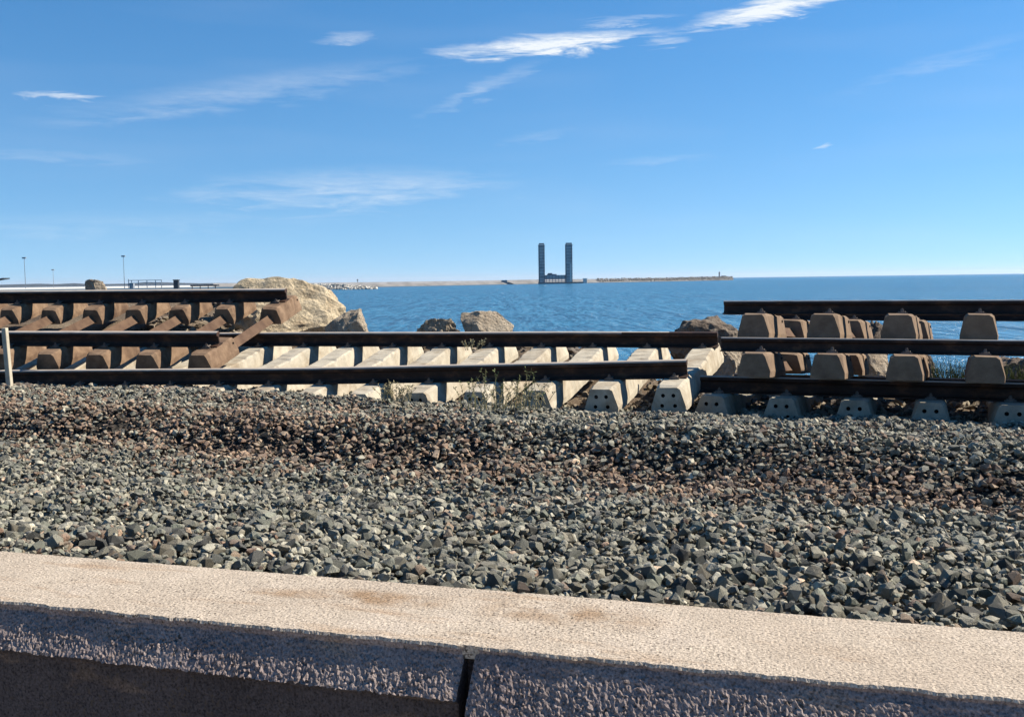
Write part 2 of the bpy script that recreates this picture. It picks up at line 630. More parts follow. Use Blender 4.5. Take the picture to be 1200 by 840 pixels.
# ------------------------------------------------------------------ low wall along the promenade
wall = empty('promenade_wall', Matrix(((EU.x, EV.x, 0, EV.x * D_NEAR), (EU.y, EV.y, 0, EV.y * D_NEAR), (0, 0, 1, WALL_Z), (0, 0, 0, 1))))
tag(wall, 'low pinkish rough concrete wall of long blocks along the gravel, near face in shade', 'wall')


def wall_block(s0, s1, band_lo, out, fine, seed, base=0.002):
    """profile in (v,w): 0,0 is the near top edge; the rough band leans out below a ragged lip"""
    rnd = random.Random(seed)
    prof = []          # (v, w, jitter, rough?)
    dep = D_FAR - D_NEAR
    ts = 0.0046 if fine else 0.06
    prof.append((dep, -0.75, 0, 1))
    prof.append((dep, -0.02, 0.001, 1))
    k = int(dep / (0.012 if fine else 0.1))
    for i in range(k + 1):
        prof.append((dep - 0.004 - (dep - 0.006) * i / k, 0.0, 0.0011, 0))
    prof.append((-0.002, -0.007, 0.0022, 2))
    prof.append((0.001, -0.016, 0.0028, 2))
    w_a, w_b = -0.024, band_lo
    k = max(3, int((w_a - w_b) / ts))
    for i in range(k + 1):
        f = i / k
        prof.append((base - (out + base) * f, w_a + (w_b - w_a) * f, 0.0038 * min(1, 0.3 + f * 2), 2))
    prof.append((-out + 0.006, w_b - 0.008, 0.003, 1))
    prof.append((-out + 0.020, w_b - 0.016, 0.002, 1))
    for i in range(1, 7):
        prof.append((-out + 0.022, w_b - 0.016 - (0.70 + w_b) * i / 6 + 0.0, 0.0006, 1))
    n = max(2, int((s1 - s0) / ts))
    rings = []
    verts, faces, mats = [], [], []
    for j in range(n + 1):
        s = s0 + (s1 - s0) * j / n
        endf = min(j, n - j)
        lip = 0.007 * noise.noise(Vector((s * 9, seed, 0))) + 0.004 * noise.noise(Vector((s * 31, seed, 4)))
        for (v, w, jt, rg) in prof:
            if rg == 2: jt = jt * (0.95 + 0.9 * noise.noise(Vector((s * 13, w * 25, seed))))
            a = 1.0
            dv = dw = 0.0
            if jt:
                q = Vector((s * 105, v * 105, w * 105))
                rn = 0.25 if w > -0.02 else 0.8
                dv = jt * (noise.noise(q) * 1.3 + noise.noise(q * 2.6) * 0.8 + rn * rnd.uniform(-0.8, 0.8))
                dw = jt * (noise.noise(q + Vector((9, 3, 1))) * 0.8 + rn * rnd.uniform(-0.7, 0.7))
            if w > -0.03 and v < 0.03:
                dv += lip
                dw += 0.4 * lip
            elif w > band_lo - 0.02 and v < 0.03:
                dw += lip * 0.8
            round_ = 0.010 * max(0, 1 - endf * ts / 0.02) if v < 0.02 and w < 0 else 0.0
            verts.append((s, v + dv + round_, w + dw))
    m = len(prof)
    for j in range(n):
        for i in range(m - 1):
            a = j * m + i
            faces.append((a, a + m, a + m + 1, a + 1))
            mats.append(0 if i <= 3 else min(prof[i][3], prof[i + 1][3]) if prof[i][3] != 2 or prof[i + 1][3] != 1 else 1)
    me = bpy.data.meshes.new('wall_block')
    faces.append(tuple(range(m)))
    mats.append(1)
    faces.append(tuple(range(n * m + m - 1, n * m - 1, -1)))
    mats.append(1)
    me.from_pydata(verts, [], faces)
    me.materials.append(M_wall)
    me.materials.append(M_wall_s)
    me.materials.append(M_wall_shade)
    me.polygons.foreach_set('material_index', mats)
    me.polygons.foreach_set('use_smooth', [False] * len(faces))
    return link('wall_block', me, None, wall)


# position of the visible joint along the wall
best = None
for i in range(4000):
    s = -1 + i * 0.0005
    p = Vector(world_sd(s, D_NEAR, -0.90))
    q = cam.matrix_world.inverted() @ p
    xx = 600 + F * q.x / -q.z
    if best is None or abs(xx - 549) < best[0]: best = (abs(xx - 549), s)
SJ = best[1]
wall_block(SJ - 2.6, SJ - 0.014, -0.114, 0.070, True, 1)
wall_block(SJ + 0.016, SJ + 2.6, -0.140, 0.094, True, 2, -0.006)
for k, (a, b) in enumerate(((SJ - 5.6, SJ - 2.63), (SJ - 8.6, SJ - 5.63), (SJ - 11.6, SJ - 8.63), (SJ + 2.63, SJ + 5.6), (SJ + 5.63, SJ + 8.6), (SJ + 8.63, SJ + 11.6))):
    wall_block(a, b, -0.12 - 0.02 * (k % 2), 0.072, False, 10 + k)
jb = bmesh.new()
add_box(jb, SJ - 0.03, SJ + 0.04, 0.030, D_FAR - D_NEAR - 0.01, -0.7, -0.035)
link('mortar_joint', bm_mesh(jb, 'mortar_joint'), M_wall_s, wall)
jb = bmesh.new()
bmesh.ops.create_grid(jb, x_segments=8, y_segments=40, size=0.5)
for v in jb.verts:
    v.co = Vector((SJ + 0.005 + v.co.x * 0.075, 0.006 + (v.co.y + 0.5) * (D_FAR - D_NEAR - 0.02), 0.0006 + random.uniform(-.0012, .0012)))
r_ = bmesh.ops.extrude_face_region(jb, geom=jb.faces[:])
for v in r_['geom']:
    if isinstance(v, bmesh.types.BMVert): v.co.z = -0.034
link('mortar_cap', bm_mesh(jb, 'mortar_cap'), M_wall, wall)

# ------------------------------------------------------------------ ballast stones
PROTO = []
for k in range(28):
    rr = random.Random(100 + k)
    bm = bmesh.new()
    for _ in range(12 if k < 14 else 19):
        v = Vector((rr.gauss(0, 1), rr.gauss(0, 1), rr.gauss(0, 1))).normalized() * rr.uniform(0.8, 1.05)
        v = Vector((max(-.78, min(.78, v.x)), max(-.78, min(.78, v.y)), max(-.72, min(.72, v.z))))
        bm.verts.new(v)
    res = bmesh.ops.convex_hull(bm, input=bm.verts)
    loose = [v for v in bm.verts if not v.link_faces]
    bmesh.ops.delete(bm, geom=loose, context='VERTS')
    bmesh.ops.triangulate(bm, faces=bm.faces)
    bmesh.ops.recalc_face_normals(bm, faces=bm.faces)
    bm.verts.index_update()
    V = np.array([v.co[:] for v in bm.verts])
    T = np.array([[v.index for v in f.verts] for f in bm.faces])
    PROTO.append((V, T))
    bm.free()


def rot_mats(n):
    q = rng.normal(size=(n, 4))
    q /= np.linalg.norm(q, axis=1)[:, None]
    w, x, y, z = q.T
    return np.stack([1 - 2 * (y * y + z * z), 2 * (x * y - z * w), 2 * (x * z + y * w), 2 * (x * y + z * w), 1 - 2 * (x * x + z * z), 2 * (y * z - x * w),
                     2 * (x * z - y * w), 2 * (y * z + x * w), 1 - 2 * (x * x + y * y)], 1).reshape(-1, 3, 3)


GREYS = np.array([(0.150, 0.155, 0.135), (0.190, 0.190, 0.162), (0.100, 0.106, 0.095), (0.235, 0.23, 0.195), (0.130, 0.140, 0.118), (0.078, 0.080, 0.078), (0.175, 0.162, 0.13), (0.29, 0.28, 0.235)])
BROWNS = np.array([(0.170, 0.115, 0.085), (0.125, 0.085, 0.066), (0.215, 0.155, 0.115), (0.145, 0.12, 0.095), (0.24, 0.185, 0.14), (0.10, 0.075, 0.062)])
ODD = np.array([(0.42, 0.32, 0.24), (0.40, 0.37, 0.30), (0.34, 0.24, 0.18)])


def stone_colors(s, d):
    n = len(s)
    c = GREYS[rng.integers(0, len(GREYS), n)] * 0.92
    toe = 6.25 - 0.10 * s
    rel = d - toe
    pb = 0.80 * np.exp(-((rel + 0.22) / 0.42) ** 2) + 0.30 * np.exp(-((rel - 0.45) / 0.5) ** 2) * sstep(-0.5, -3.5, s)
    pb = pb + 0.25 * sstep(-2.0, -5.0, s) * (rel > 0) * (rel < 1.9) + 0.04
    pb = np.clip(pb + 0.55 * vnoise(s, d, 1.6, 8) + 0.3 * vnoise(s, d, 5, 9), 0, 0.95)
    br = rng.random(n) < pb
    c[br] = BROWNS[rng.integers(0, len(BROWNS), br.sum())]
    od = rng.random(n) < 0.012
    c[od] = ODD[rng.integers(0, len(ODD), od.sum())]
    c = c * np.array([1.04, 1.0, 0.92])
    c = c * (1.15 + 1.15 * rng.random((n, 1)))
    return c


def stones_mesh(name, pos, size, rots, colr, kinds):
    Vs, Ts, Cs = [], [], []
    off = 0
    for k, (V, T) in enumerate(PROTO):
        idx = np.where(kinds == k)[0]
        if not len(idx): continue
        A = V[None] * size[idx][:, None, :]
        A = np.einsum('nij,nvj->nvi', rots[idx], A)
        A[:, :, 2] *= 0.80
        A += pos[idx][:, None, :]
        nv = V.shape[0]
        Vs.append(A.reshape(-1, 3))
        Ts.append((T[None] + (np.arange(len(idx)) * nv)[:, None, None] + off).reshape(-1, 3))
        Cs.append(np.repeat(colr[idx], nv, axis=0))
        off += len(idx) * nv
    V = np.concatenate(Vs).astype(np.float32)
    T = np.concatenate(Ts).astype(np.int32)
    Cc = np.concatenate(Cs)
    me = bpy.data.meshes.new(name)
    me.vertices.add(len(V)); me.vertices.foreach_set('co', V.ravel())
    me.loops.add(T.size); me.loops.foreach_set('vertex_index', T.ravel())
    me.polygons.add(len(T))
    me.polygons.foreach_set('loop_start', np.arange(0, T.size, 3, dtype=np.int32))
    try:
        me.polygons.foreach_set('loop_total', np.full(len(T), 3, dtype=np.int32))
    except Exception:
        pass
    at_ = me.attributes.new('Col', 'FLOAT_COLOR', 'POINT')
    at_.data.foreach_set('color', np.concatenate([Cc, np.ones((len(Cc), 1))], 1).astype(np.float32).ravel())
    me.polygons.foreach_set('use_smooth', np.zeros(len(T), dtype=bool))
    me.update(calc_edges=True)
    me.validate()
    return me


def px_of(P):
    """photo pixel of world points"""
    inv = np.array(cam.matrix_world.inverted())
    Q = P @ inv[:3, :3].T + inv[:3, 3]
    return 600 + F * Q[:, 0] / -Q[:, 2], 420 - F * Q[:, 1] / -Q[:, 2], -Q[:, 2]


# one layer of settled stones plus loose ones on top, thinned outside the view
NS = 140000
s_ = rng.uniform(-8.5, 7.5, NS)
d_ = D_FAR + 0.02 + (9.55 - D_FAR) * rng.random(NS)
yv = EU.y * s_ + EV.y * d_
xv = EU.x * s_ + EV.x * d_
keep = (np.abs(xv) < yv * 0.53 + 1.3)
s_, d_ = s_[keep], d_[keep]
n = len(s_)
size = np.exp(rng.normal(math.log(0.0192), 0.42, n))
size = np.clip(size, 0.009, 0.039)
aniso = np.stack([rng.uniform(0.95, 1.35, n), rng.uniform(0.8, 1.1, n), rng.uniform(0.62, 0.95, n)], 1)
zz = terrain(s_, d_) + rng.uniform(-0.036, 0.020, n) + 0.014 * vnoise(s_, d_, 9, 4)
# stones stay behind the wall
dmin = D_FAR + size * 1.15
d_ = np.maximum(d_, dmin)
pos = np.stack([EU.x * s_ + EV.x * d_, EU.y * s_ + EV.y * d_, zz + CZ], 1)
rots = rot_mats(n)
colr = stone_colors(s_, d_)
kinds = rng.integers(0, len(PROTO), n)
pxx, pyy, dep = px_of(pos)
kinds = np.where(dep < 4.6, 14 + kinds % 14, kinds % 14)      # fuller shapes close by
inview = (pxx > 4) & (pxx < 1196) & (pyy > 440) & (pyy < 840)
score = np.where(inview & (zz > terrain(s_, d_) - 0.006), size * aniso[:, 0] / dep, 0)
big = np.argsort(-score)[:300]
mask = np.ones(n, bool)
mask[big] = False
grav = link('ballast_gravel', stones_mesh('ballast_gravel', pos[mask], (size[:, None] * aniso)[mask], rots[mask], colr[mask], kinds[mask]), M_stone, bed)
tag(grav, kind='stuff')
PM = {}
for i in big:
    k = int(kinds[i])
    ci = int(rng.integers(0, 4))
    if (k, ci) not in PM:
        V, T = PROTO[k]
        me = bpy.data.meshes.new('ballast_stone')
        me.from_pydata(V.tolist(), [], T.tolist())
        a = me.attributes.new('Col', 'FLOAT_COLOR', 'POINT')
        a.data.foreach_set('color', np.tile(np.append(colr[i], 1.0), len(V)).astype(np.float32))
        me.materials.append(M_stone)
        PM[(k, ci)] = me
    o = bpy.data.objects.new('ballast_stone', PM[(k, ci)])
    m3 = Matrix(rots[i].tolist()) @ Matrix.Diagonal(Vector((size[i] * aniso[i]).tolist()))
    o.matrix_world = Matrix.Translation(Vector(pos[i].tolist())) @ m3.to_4x4()
    o.parent = bed
    col.objects.link(o)

# ------------------------------------------------------------------ track panels


GAUGE = 1.74


def rail_mesh(u0, u1, h, warp=None):
    k = h / 0.159
    half = [(0.070, 0.0), (0.070, 0.011), (0.045, 0.016), (0.014, 0.028), (0.0085, 0.045), (0.0085, 0.098), (0.016, 0.110), (0.034, 0.118), (0.035, 0.145), (0.029, 0.156), (0.022, 0.159)]
    prof = [(v * (0.5 + 0.5 * k), w * k) for v, w in half] + [(-v * (0.5 + 0.5 * k), w * k) for v, w in half[::-1]]
    n = max(2, int((u1 - u0) / 0.5))
    bm = bmesh.new()
    rings = []
    for j in range(n + 1):
        u = u0 + (u1 - u0) * j / n
        dw = warp(u) if warp else 0.0
        rings.append([Vector((u, v, w + dw)) for v, w in prof])
    loft(bm, rings)
    me = bm_mesh(bm, 'rail')
    me.materials.append(M_rail)
    me.materials.append(M_top)
    for p in me.polygons:
        if p.normal.z > 0.35 and p.center.z > 0.14 * k: p.material_index = 1
    return me


def sec(v, wt, wb, h, ch=0.02, z0=0.0):
    """eight-point trapezoid cross-section of a sleeper at station v, top at z0"""
    a, b = wt / 2, wb / 2
    m = a + (b - a) * 0.15
    return [Vector((-b, v, z0 - h)), Vector((b, v, z0 - h)), Vector((b, v, z0 - h + 0.05)), Vector((m, v, z0 - ch)), Vector((a - ch, v, z0)),
            Vector((-a + ch, v, z0)), Vector((-m, v, z0 - ch)), Vector((-b, v, z0 - h + 0.05))]


def worn_rings(st, step, rr, amp=0.004, chip=0.10):
    """cross-sections every few centimetres, with uneven faces and chipped upper edges"""
    vs = [a[0] for a in st]
    n = max(2, int((vs[-1] - vs[0]) / step))
    vv = sorted(set([vs[0], vs[-1]] + [vs[0] + (vs[-1] - vs[0]) * i / n for i in range(n + 1)]))
    so = rr.uniform(0, 100)
    out = []
    for v in vv:
        q = [float(np.interp(v, vs, [a[j] for a in st])) for j in range(1, 5)]
        rg = sec(v, q[0], q[1], q[2], 0.018, q[3])
        for i, p in enumerate(rg):
            f = Vector((v * 14 + so, i * 3.7, so))
            p.x += amp * noise.noise(f) + rr.uniform(-.0012, .0012)
            p.z += amp * noise.noise(f + Vector((5, 9, 2))) + rr.uniform(-.0012, .0012)
            if i in (3, 4, 5, 6) and rr.random() < chip:
                p.z -= rr.uniform(0.003, 0.016)
                p.x *= 1 - rr.uniform(0.01, 0.08)
        out.append(rg)
    return out


def end_with_holes(bm, ring, v, holes, r, depth, flip):
    """cap a sleeper end and sink round anchor holes into it"""
    es = []
    for i in range(len(ring)):
        a, b = ring[i], ring[(i + 1) % len(ring)]
        e = bm.edges.get((a, b)) or bm.edges.new((a, b))
        es.append(e)
    hl = []
    for (hu, hw) in holes:
        vs = [bm.verts.new((hu + r * math.cos(2 * math.pi * k / 10), v, hw + r * math.sin(2 * math.pi * k / 10))) for k in range(10)]
        he = [bm.edges.new((vs[k], vs[(k + 1) % 10])) for k in range(10)]
        es += he
        hl.append(vs)
    res = bmesh.ops.triangle_fill(bm, use_beauty=True, use_dissolve=False, edges=es)
    fs = [f for f in res['geom'] if isinstance(f, bmesh.types.BMFace)]
    # drop any triangles that filled a hole
    for f in list(fs):
        c = f.calc_center_median()
        if any(math.hypot(c.x - hu, c.z - hw) < r * 0.8 and all(vv in hv for vv in f.verts) for (hu, hw), hv in zip(holes, hl)):
            bm.faces.remove(f)
    dd = depth if flip else -depth
    for vs in hl:
        inn = [bm.verts.new((p.co.x, p.co.y + dd, p.co.z)) for p in vs]
        for k in range(10):
            f = bm.faces.new((vs[k], vs[(k + 1) % 10], inn[(k + 1) % 10], inn[k]))
            f.material_index = 1
        f = bm.faces.new(inn)
        f.material_index = 1


def monobloc_mesh(seed, mat):
    rr = random.Random(seed)
    st = [(-0.43, .19, .30, .215, -.012), (-0.30, .215, .31, .222, 0.0), (0.22, .235, .31, .222, 0.002), (0.42, .245, .30, .205, -.010), (0.62, .24, .28, .185, -.028), (0.87, .235, .27, .178, -.033),
          (1.12, .24, .28, .185, -.028), (1.32, .245, .30, .205, -.010), (1.52, .235, .31, .222, 0.002), (2.04, .215, .31, .222, 0.0), (2.17, .19, .30, .215, -.012)]
    bm = bmesh.new()
    rings = worn_rings(st, 0.05, rr)
    # ends stay plane
    vr = loft(bm, rings, cap=False)
    for ring, v, fl in ((vr[0], -0.43, True), (vr[-1], 2.17, False)):
        end_with_holes(bm, ring, v, [(-0.045, -0.082), (0.045, -0.082), (-0.056, -0.172), (0.056, -0.172)], 0.0175, 0.05, fl)
    me = bm_mesh(bm, 'sleeper')
    me.materials.append(mat)
    me.materials.append(M_hole)
    return me


def block_mesh(seed, mat, h, a, b):
    """one concrete block of a twin-block sleeper, from v = a to v = b"""
    rr = random.Random(seed)
    bm = bmesh.new()
    st = [(a, .185, .275, h - .012, -.012), (a + .03, .212, .286, h, 0), (b - .03, .212, .286, h, 0), (b, .185, .275, h - .012, -.012)]
    loft(bm, worn_rings(st, 0.045, rr, 0.005, 0.12))
    me = bm_mesh(bm, 'concrete_block')
    me.materials.append(mat)
    return me


def tie_mesh(h):
    """rolled steel angle joining the two blocks of a sleeper"""
    bm = bmesh.new()
    z0 = -h * 0.62
    prof = [(-0.062, -0.045), (0.0, 0.045), (0.062, -0.045), (0.050, -0.045), (0.0, 0.026), (-0.050, -0.045)]
    loft(bm, [[Vector((x, v, z0 + z)) for x, z in prof] for v in (0.28, 1.46)])
    return bm_mesh(bm, 'tie_bar')


def clip_mesh(sgn):
    """spring clip with its bolt, holding one side of a rail foot"""
    bm = bmesh.new()
    y0, y1 = (0.045, 0.115) if sgn > 0 else (-0.115, -0.045)
    add_box(bm, -0.032, 0.032, y0, y1, 0.018, 0.028, 0.003)
    add_box(bm, -0.045, 0.045, (y1 - 0.014) if sgn > 0 else y0, y1 if sgn > 0 else (y0 + 0.014), 0.001, 0.018)
    yc = 0.094 * sgn
    add_cyl(bm, (0, yc, 0.030), (0, yc, 0.045), 0.016, 6)
    add_cyl(bm, (0, yc, 0.045), (0, yc, 0.055), 0.009, 8)
    return bm_mesh(bm, 'rail_clip')


CLIP = {s: clip_mesh(s) for s in (1, -1)}
for m in CLIP.values(): m.materials.append(M_clip)
MONO = {m: [monobloc_mesh(k, m) for k in range(5)] for m in (M_conc, M_conc_shade)}
TIE = {}
bolt_bm = bmesh.new()
add_cyl(bolt_bm, (0, 0, 0), (0.014, 0, 0), 0.012, 8)
BOLT = bm_mesh(bolt_bm, 'anchor_bolt')
BOLT.materials.append(M_hole)


def lerp_tab(tab):
    xs, ys = [a for a, b in tab], [b for a, b in tab]
    return lambda u: float(np.interp(u, xs, ys))


def track_panel(label, pose, u0, u1, us, kind, rail_h, warp_f=None, warp_b=None, block_h=0.21, mat=None, u0b=None, u1b=None, ov=0.42, scale=1.0, inn=0.40):
    x, y, z, yaw, tilt, roll = pose
    mw = Matrix.Translation((x, y, z + CZ)) @ Matrix.Rotation(R(yaw), 4, 'Z') @ Matrix.Rotation(R(tilt), 4, 'X') @ Matrix.Rotation(R(roll), 4, 'Y') @ Matrix.Scale(scale, 4)
    root = empty('track_panel', mw)
    tag(root, label, 'track panel', 'lengths of old railway track piled by the shore')
    wf = warp_f or (lambda u: 0.0)
    wb = warp_b or (lambda u: 0.0)
    link('rail', rail_mesh(u0, u1, rail_h, wf), None, root)
    rb = link('rail', rail_mesh(u0b if u0b is not None else u0, u1b if u1b is not None else u1, rail_h, wb), None, root)
    rb.location = (0, GAUGE, 0)
    if kind == 'mono':
        meshes = MONO[mat or M_conc]
    else:
        meshes = [(block_mesh(50 + k, mat, block_h, -ov, inn), block_mesh(80 + k, mat, block_h, GAUGE - inn, GAUGE + ov)) for k in range(4)]
        if block_h not in TIE:
            TIE[block_h] = tie_mesh(block_h)
            TIE[block_h].materials.append(M_tie)
    rr = random.Random(int(abs(x) * 1000))
    for i, u in enumerate(us):
        a, b = wf(u), wb(u)
        mm = meshes[(i * 3 + int(abs(u) * 7)) % len(meshes)]
        if kind == 'mono':
            sl = link('sleeper', mm, None, root)
        else:
            sl = empty('sleeper')
            sl.parent = root
            link('concrete_block', mm[0], None, sl)
            link('concrete_block', mm[1], None, sl)
        sl.location = (u + rr.uniform(-.012, .012), 0, a - 0.001)
        sl.rotation_euler = (math.atan2(b - a, GAUGE), 0, R(rr.uniform(-0.5, 0.5)))
        if kind != 'mono':
            link('tie_bar', TIE[block_h], None, sl)
            for vv in (0.25, 1.98):
                bo = link('anchor_bolt', BOLT, None, sl)
                bo.location = (0.113, vv, -0.055)
        for vv in (0, GAUGE):
            for sg in (1, -1):
                c = link('rail_clip', CLIP[sg], None, sl)
                c.location = (0, vv, 0)
    return root


# long flat panel of pale one-piece sleepers
mf = lerp_tab([(-9, 0.0), (-4, 0.0), (-3, 0.010), (-1, 0.035), (0.1, 0.050)])
mb = lerp_tab([(-9, 0.09), (-6, 0.070), (-5, 0.058), (-3, 0.022), (-1.5, 0.0), (0.1, -0.035)])
track_panel('long flat track panel with pale one-piece concrete sleepers, lying lowest in the middle and left',
            (1.485, 9.2, -0.937, -19.1, 7.9, -1.3), -9.6, 0.10, [-0.6 * k for k in range(16)], 'mono', 0.159, mf, mb, u1b=0.135)
# rusty twin-block panel tipped on top of it at the left
track_panel('rusty twin-block track panel tilted on top of the pale panel at the left',
            (-3.400, 11.523, -0.685, -12.81, 14.54, 0.19), -5.1, 0.115, [-0.6 * k for k in range(9)], 'twin', 0.152, mat=M_brown, block_h=0.200, ov=0.30, scale=1.055, inn=0.32)
# the right-hand pile
track_panel('bottom track panel of the right-hand pile, pale sleepers with bolt holes in their ends',
            (1.918, 9.308, -1.053, -22.33, -4.5, 0.0), -0.20, 5.6, [0.59 * k for k in range(10)], 'mono', 0.159, mat=M_conc_shade)
track_panel('middle track panel of the right-hand pile, brown twin-block sleepers between two rails',
            (2.244, 9.134, -0.669, -23.7, -4.2, 0.0), -0.37, 5.4, [0.6 * k for k in range(9)], 'twin', 0.130, mat=M_brown2, block_h=0.212)
track_panel('topmost track panel of the right-hand pile, dark rail against the sea',
            (2.402, 9.778, -0.358, -25.2, -4.0, 0.0), -0.36, 5.2, [0.6 * k for k in range(9)], 'twin', 0.128, mat=M_brown2, block_h=0.225, scale=1.04)

# ------------------------------------------------------------------ boulders


def rock_mesh(name, dims, seed, sub=4, rough=0.28, boxy=0.5, fine=0.05):
    bm = bmesh.new()
    bmesh.ops.create_icosphere(bm, subdivisions=sub, radius=1.0)
    off = Vector((seed * 3.1, seed * 1.7, seed * 0.9))
    rr = random.Random(seed)
    planes = []
    for _ in range(14):
        nrm = Vector((rr.gauss(0, 1), rr.gauss(0, 1), rr.gauss(0, 1))).normalized()
        planes.append((nrm, rr.uniform(0.62, 0.85)))
    for v in bm.verts:
        p = v.co.copy()
        m = max(abs(p.x), abs(p.y), abs(p.z))
        q = p.lerp(p / m * 0.82, boxy)
        for nrm, dd in planes:
            t = q.dot(nrm) - dd
            if t > 0: q -= nrm * t * 0.97
        k = noise.fractal(p * 1.3 + off, 0.9, 2.1, 3) * rough
        k += noise.fractal(p * 5 + off, 0.8, 2.1, 4) * fine
        q *= (1 + k)
        v.co = Vector((q.x * dims[0], q.y * dims[1], q.z * dims[2]))
    me = bm_mesh(bm, name, False)
    return me


def boulder(label, px0, px1, py0, py1, Y, mat, seed, dy=0.8, sink=0.3, rough=0.28, boxy=0.5, sub=5, rz=0.0, fine=0.05, group=None):
    a, b = at(px0, py1, Y), at(px1, py0, Y)
    w, h = abs(b.x - a.x), abs(b.z - a.z)
    h2 = h * (1 + sink)
    o = link('boulder', rock_mesh('boulder', (w / 2 / 0.86, w / 2 * dy, h2 / 2 / 0.84), seed, sub, rough, boxy, fine), mat)
    o.location = ((a.x + b.x) / 2, Y + w * dy / 2, b.z - h2 / 2)
    o.rotation_euler = (0, 0, rz)
    tag(o, label, 'boulder', group)
    return o


G = 'boulders along the shore'
boulder('biggest yellow limestone boulder behind the end of the left pile', 236, 392, 333, 392, 13.9, M_lime, 44, 0.75, 0.75, 0.10, 0.0, 5, 0.3, 0.06, G)
boulder('squarish brown boulder just right of the biggest yellow one', 378, 431, 363, 392, 12.9, M_palerock, 6, 0.8, 0.9, 0.08, 0.85, 5, 0.25, 0.04, G)
boulder('small dark pitted rock left of the flat-topped boulder above the rail', 487, 534, 371, 392, 12.9, M_palerock, 9, 0.8, 1.0, 0.2, 0.3, 5, 0, 0.14, G)
boulder('flat-topped brown boulder above the middle of the rail, sea behind', 536, 602, 365, 392, 12.7, M_palerock, 12, 0.7, 0.9, 0.06, 0.9, 5, 0.2, 0.035, G)
boulder('grey jagged rock heap between the two piles of track', 790, 892, 376, 425, 13.2, M_greyrock, 15, 0.8, 0.6, 0.14, 0.0, 5, 0.4, 0.09, G)
boulder('lone rock on the skyline above the left pile', 96, 119, 328, 345, 15.8, M_palerock, 18, 0.8, 0.6, 0.2, 0.4, 4, 0.0, 0.06, G)
boulder('grey rock showing under the top rail of the right pile', 1008, 1046, 376, 425, 13.6, M_greyrock, 21, 0.8, 0.5, 0.25, 0.3, 4, 0.7, 0.12, G)
boulder('pale flat rock seen between sleepers of the right pile', 1010, 1052, 414, 446, 12.6, M_palerock, 24, 0.9, 0.4, 0.2, 0.5, 4, 0.5, 0.08, G)
boulder('pale grey rock under the left end of the right pile', 836, 878, 408, 440, 12.4, M_palerock, 27, 0.8, 0.5, 0.25, 0.4, 4, 0.2, 0.1, G)
boulder('dark rock at the right edge behind the right pile', 1165, 1235, 416, 452, 12.4, M_greyrock, 30, 0.9, 0.5, 0.2, 0.4, 4, 0.2, 0.1, G)
boulder('grey rock left of the grass tuft behind the right pile', 1076, 1104, 416, 440, 12.9, M_greyrock, 33, 0.9, 0.5, 0.25, 0.4, 4, 0.2, 0.1, G)

# loose rubble on the shore ground: nobody could count it
nr = 9000
s_ = rng.uniform(-9, 9, nr)
d_ = 9.0 + 6.5 * rng.random(nr) ** 1.15
sz = np.clip(np.exp(rng.normal(math.log(0.04), 0.55, nr)), 0.015, 0.17)
sz = np.where((d_ < 11.4), np.minimum(sz, 0.06), sz)
an = np.stack([rng.uniform(0.95, 1.45, nr), rng.uniform(0.75, 1.1, nr), rng.uniform(0.55, 0.85, nr)], 1)
tz = terrain(s_, d_)
pz = np.stack([EU.x * s_ + EV.x * d_, EU.y * s_ + EV.y * d_, tz + CZ + sz * 0.2], 1)
RUB = np.array([(0.36, 0.29, 0.20), (0.28, 0.22, 0.155), (0.20, 0.16, 0.125), (0.42, 0.36, 0.27), (0.16, 0.13, 0.11)])
rub = link('shore_rubble', stones_mesh('shore_rubble', pz, sz[:, None] * an, rot_mats(nr), RUB[rng.integers(0, 5, nr)] * rng.uniform(0.8, 1.2, (nr, 1)), rng.integers(0, len(PROTO), nr)), M_stone)
tag(rub, 'loose stones and broken rock scattered on the shore ground', 'rubble', kind='stuff')

# ------------------------------------------------------------------ stake and weeds
stake_m = plain('weathered_stake_wood', (0.62, 0.55, 0.42), 0.85, 0.2, 0, 0.2, 14)
bm = bmesh.new()
add_box(bm, -0.030, 0.030, -0.022, 0.022, -0.25, 0.62, 0.004)
for v in bm.verts:
    if v.co.z > 0.5: v.co.x *= 0.92
stake = link('wooden_stake', bm_mesh(bm, 'wooden_stake'), stake_m)
p = at(11.5, 453, 10.75)
stake.location = p
stake.rotation_euler = (R(2), R(-0.8), R(-15))
tag(stake, 'pale wooden stake standing in the gravel at the left edge', 'stake')

M_stem = plain('dry_stem', (0.30, 0.27, 0.13), 0.85, 0.2, 0, 0.3, 40)
M_leaf = plain('weed_leaf', (0.16, 0.19, 0.075), 0.8, 0.2, 0, 0.35, 60)
M_straw = plain('straw_grass', (0.44, 0.38, 0.22), 0.85, 0.2, 0, 0.3, 40)
M_grass = plain('green_grass', (0.11, 0.13, 0.035), 0.8, 0.2, 0, 0.4, 20)


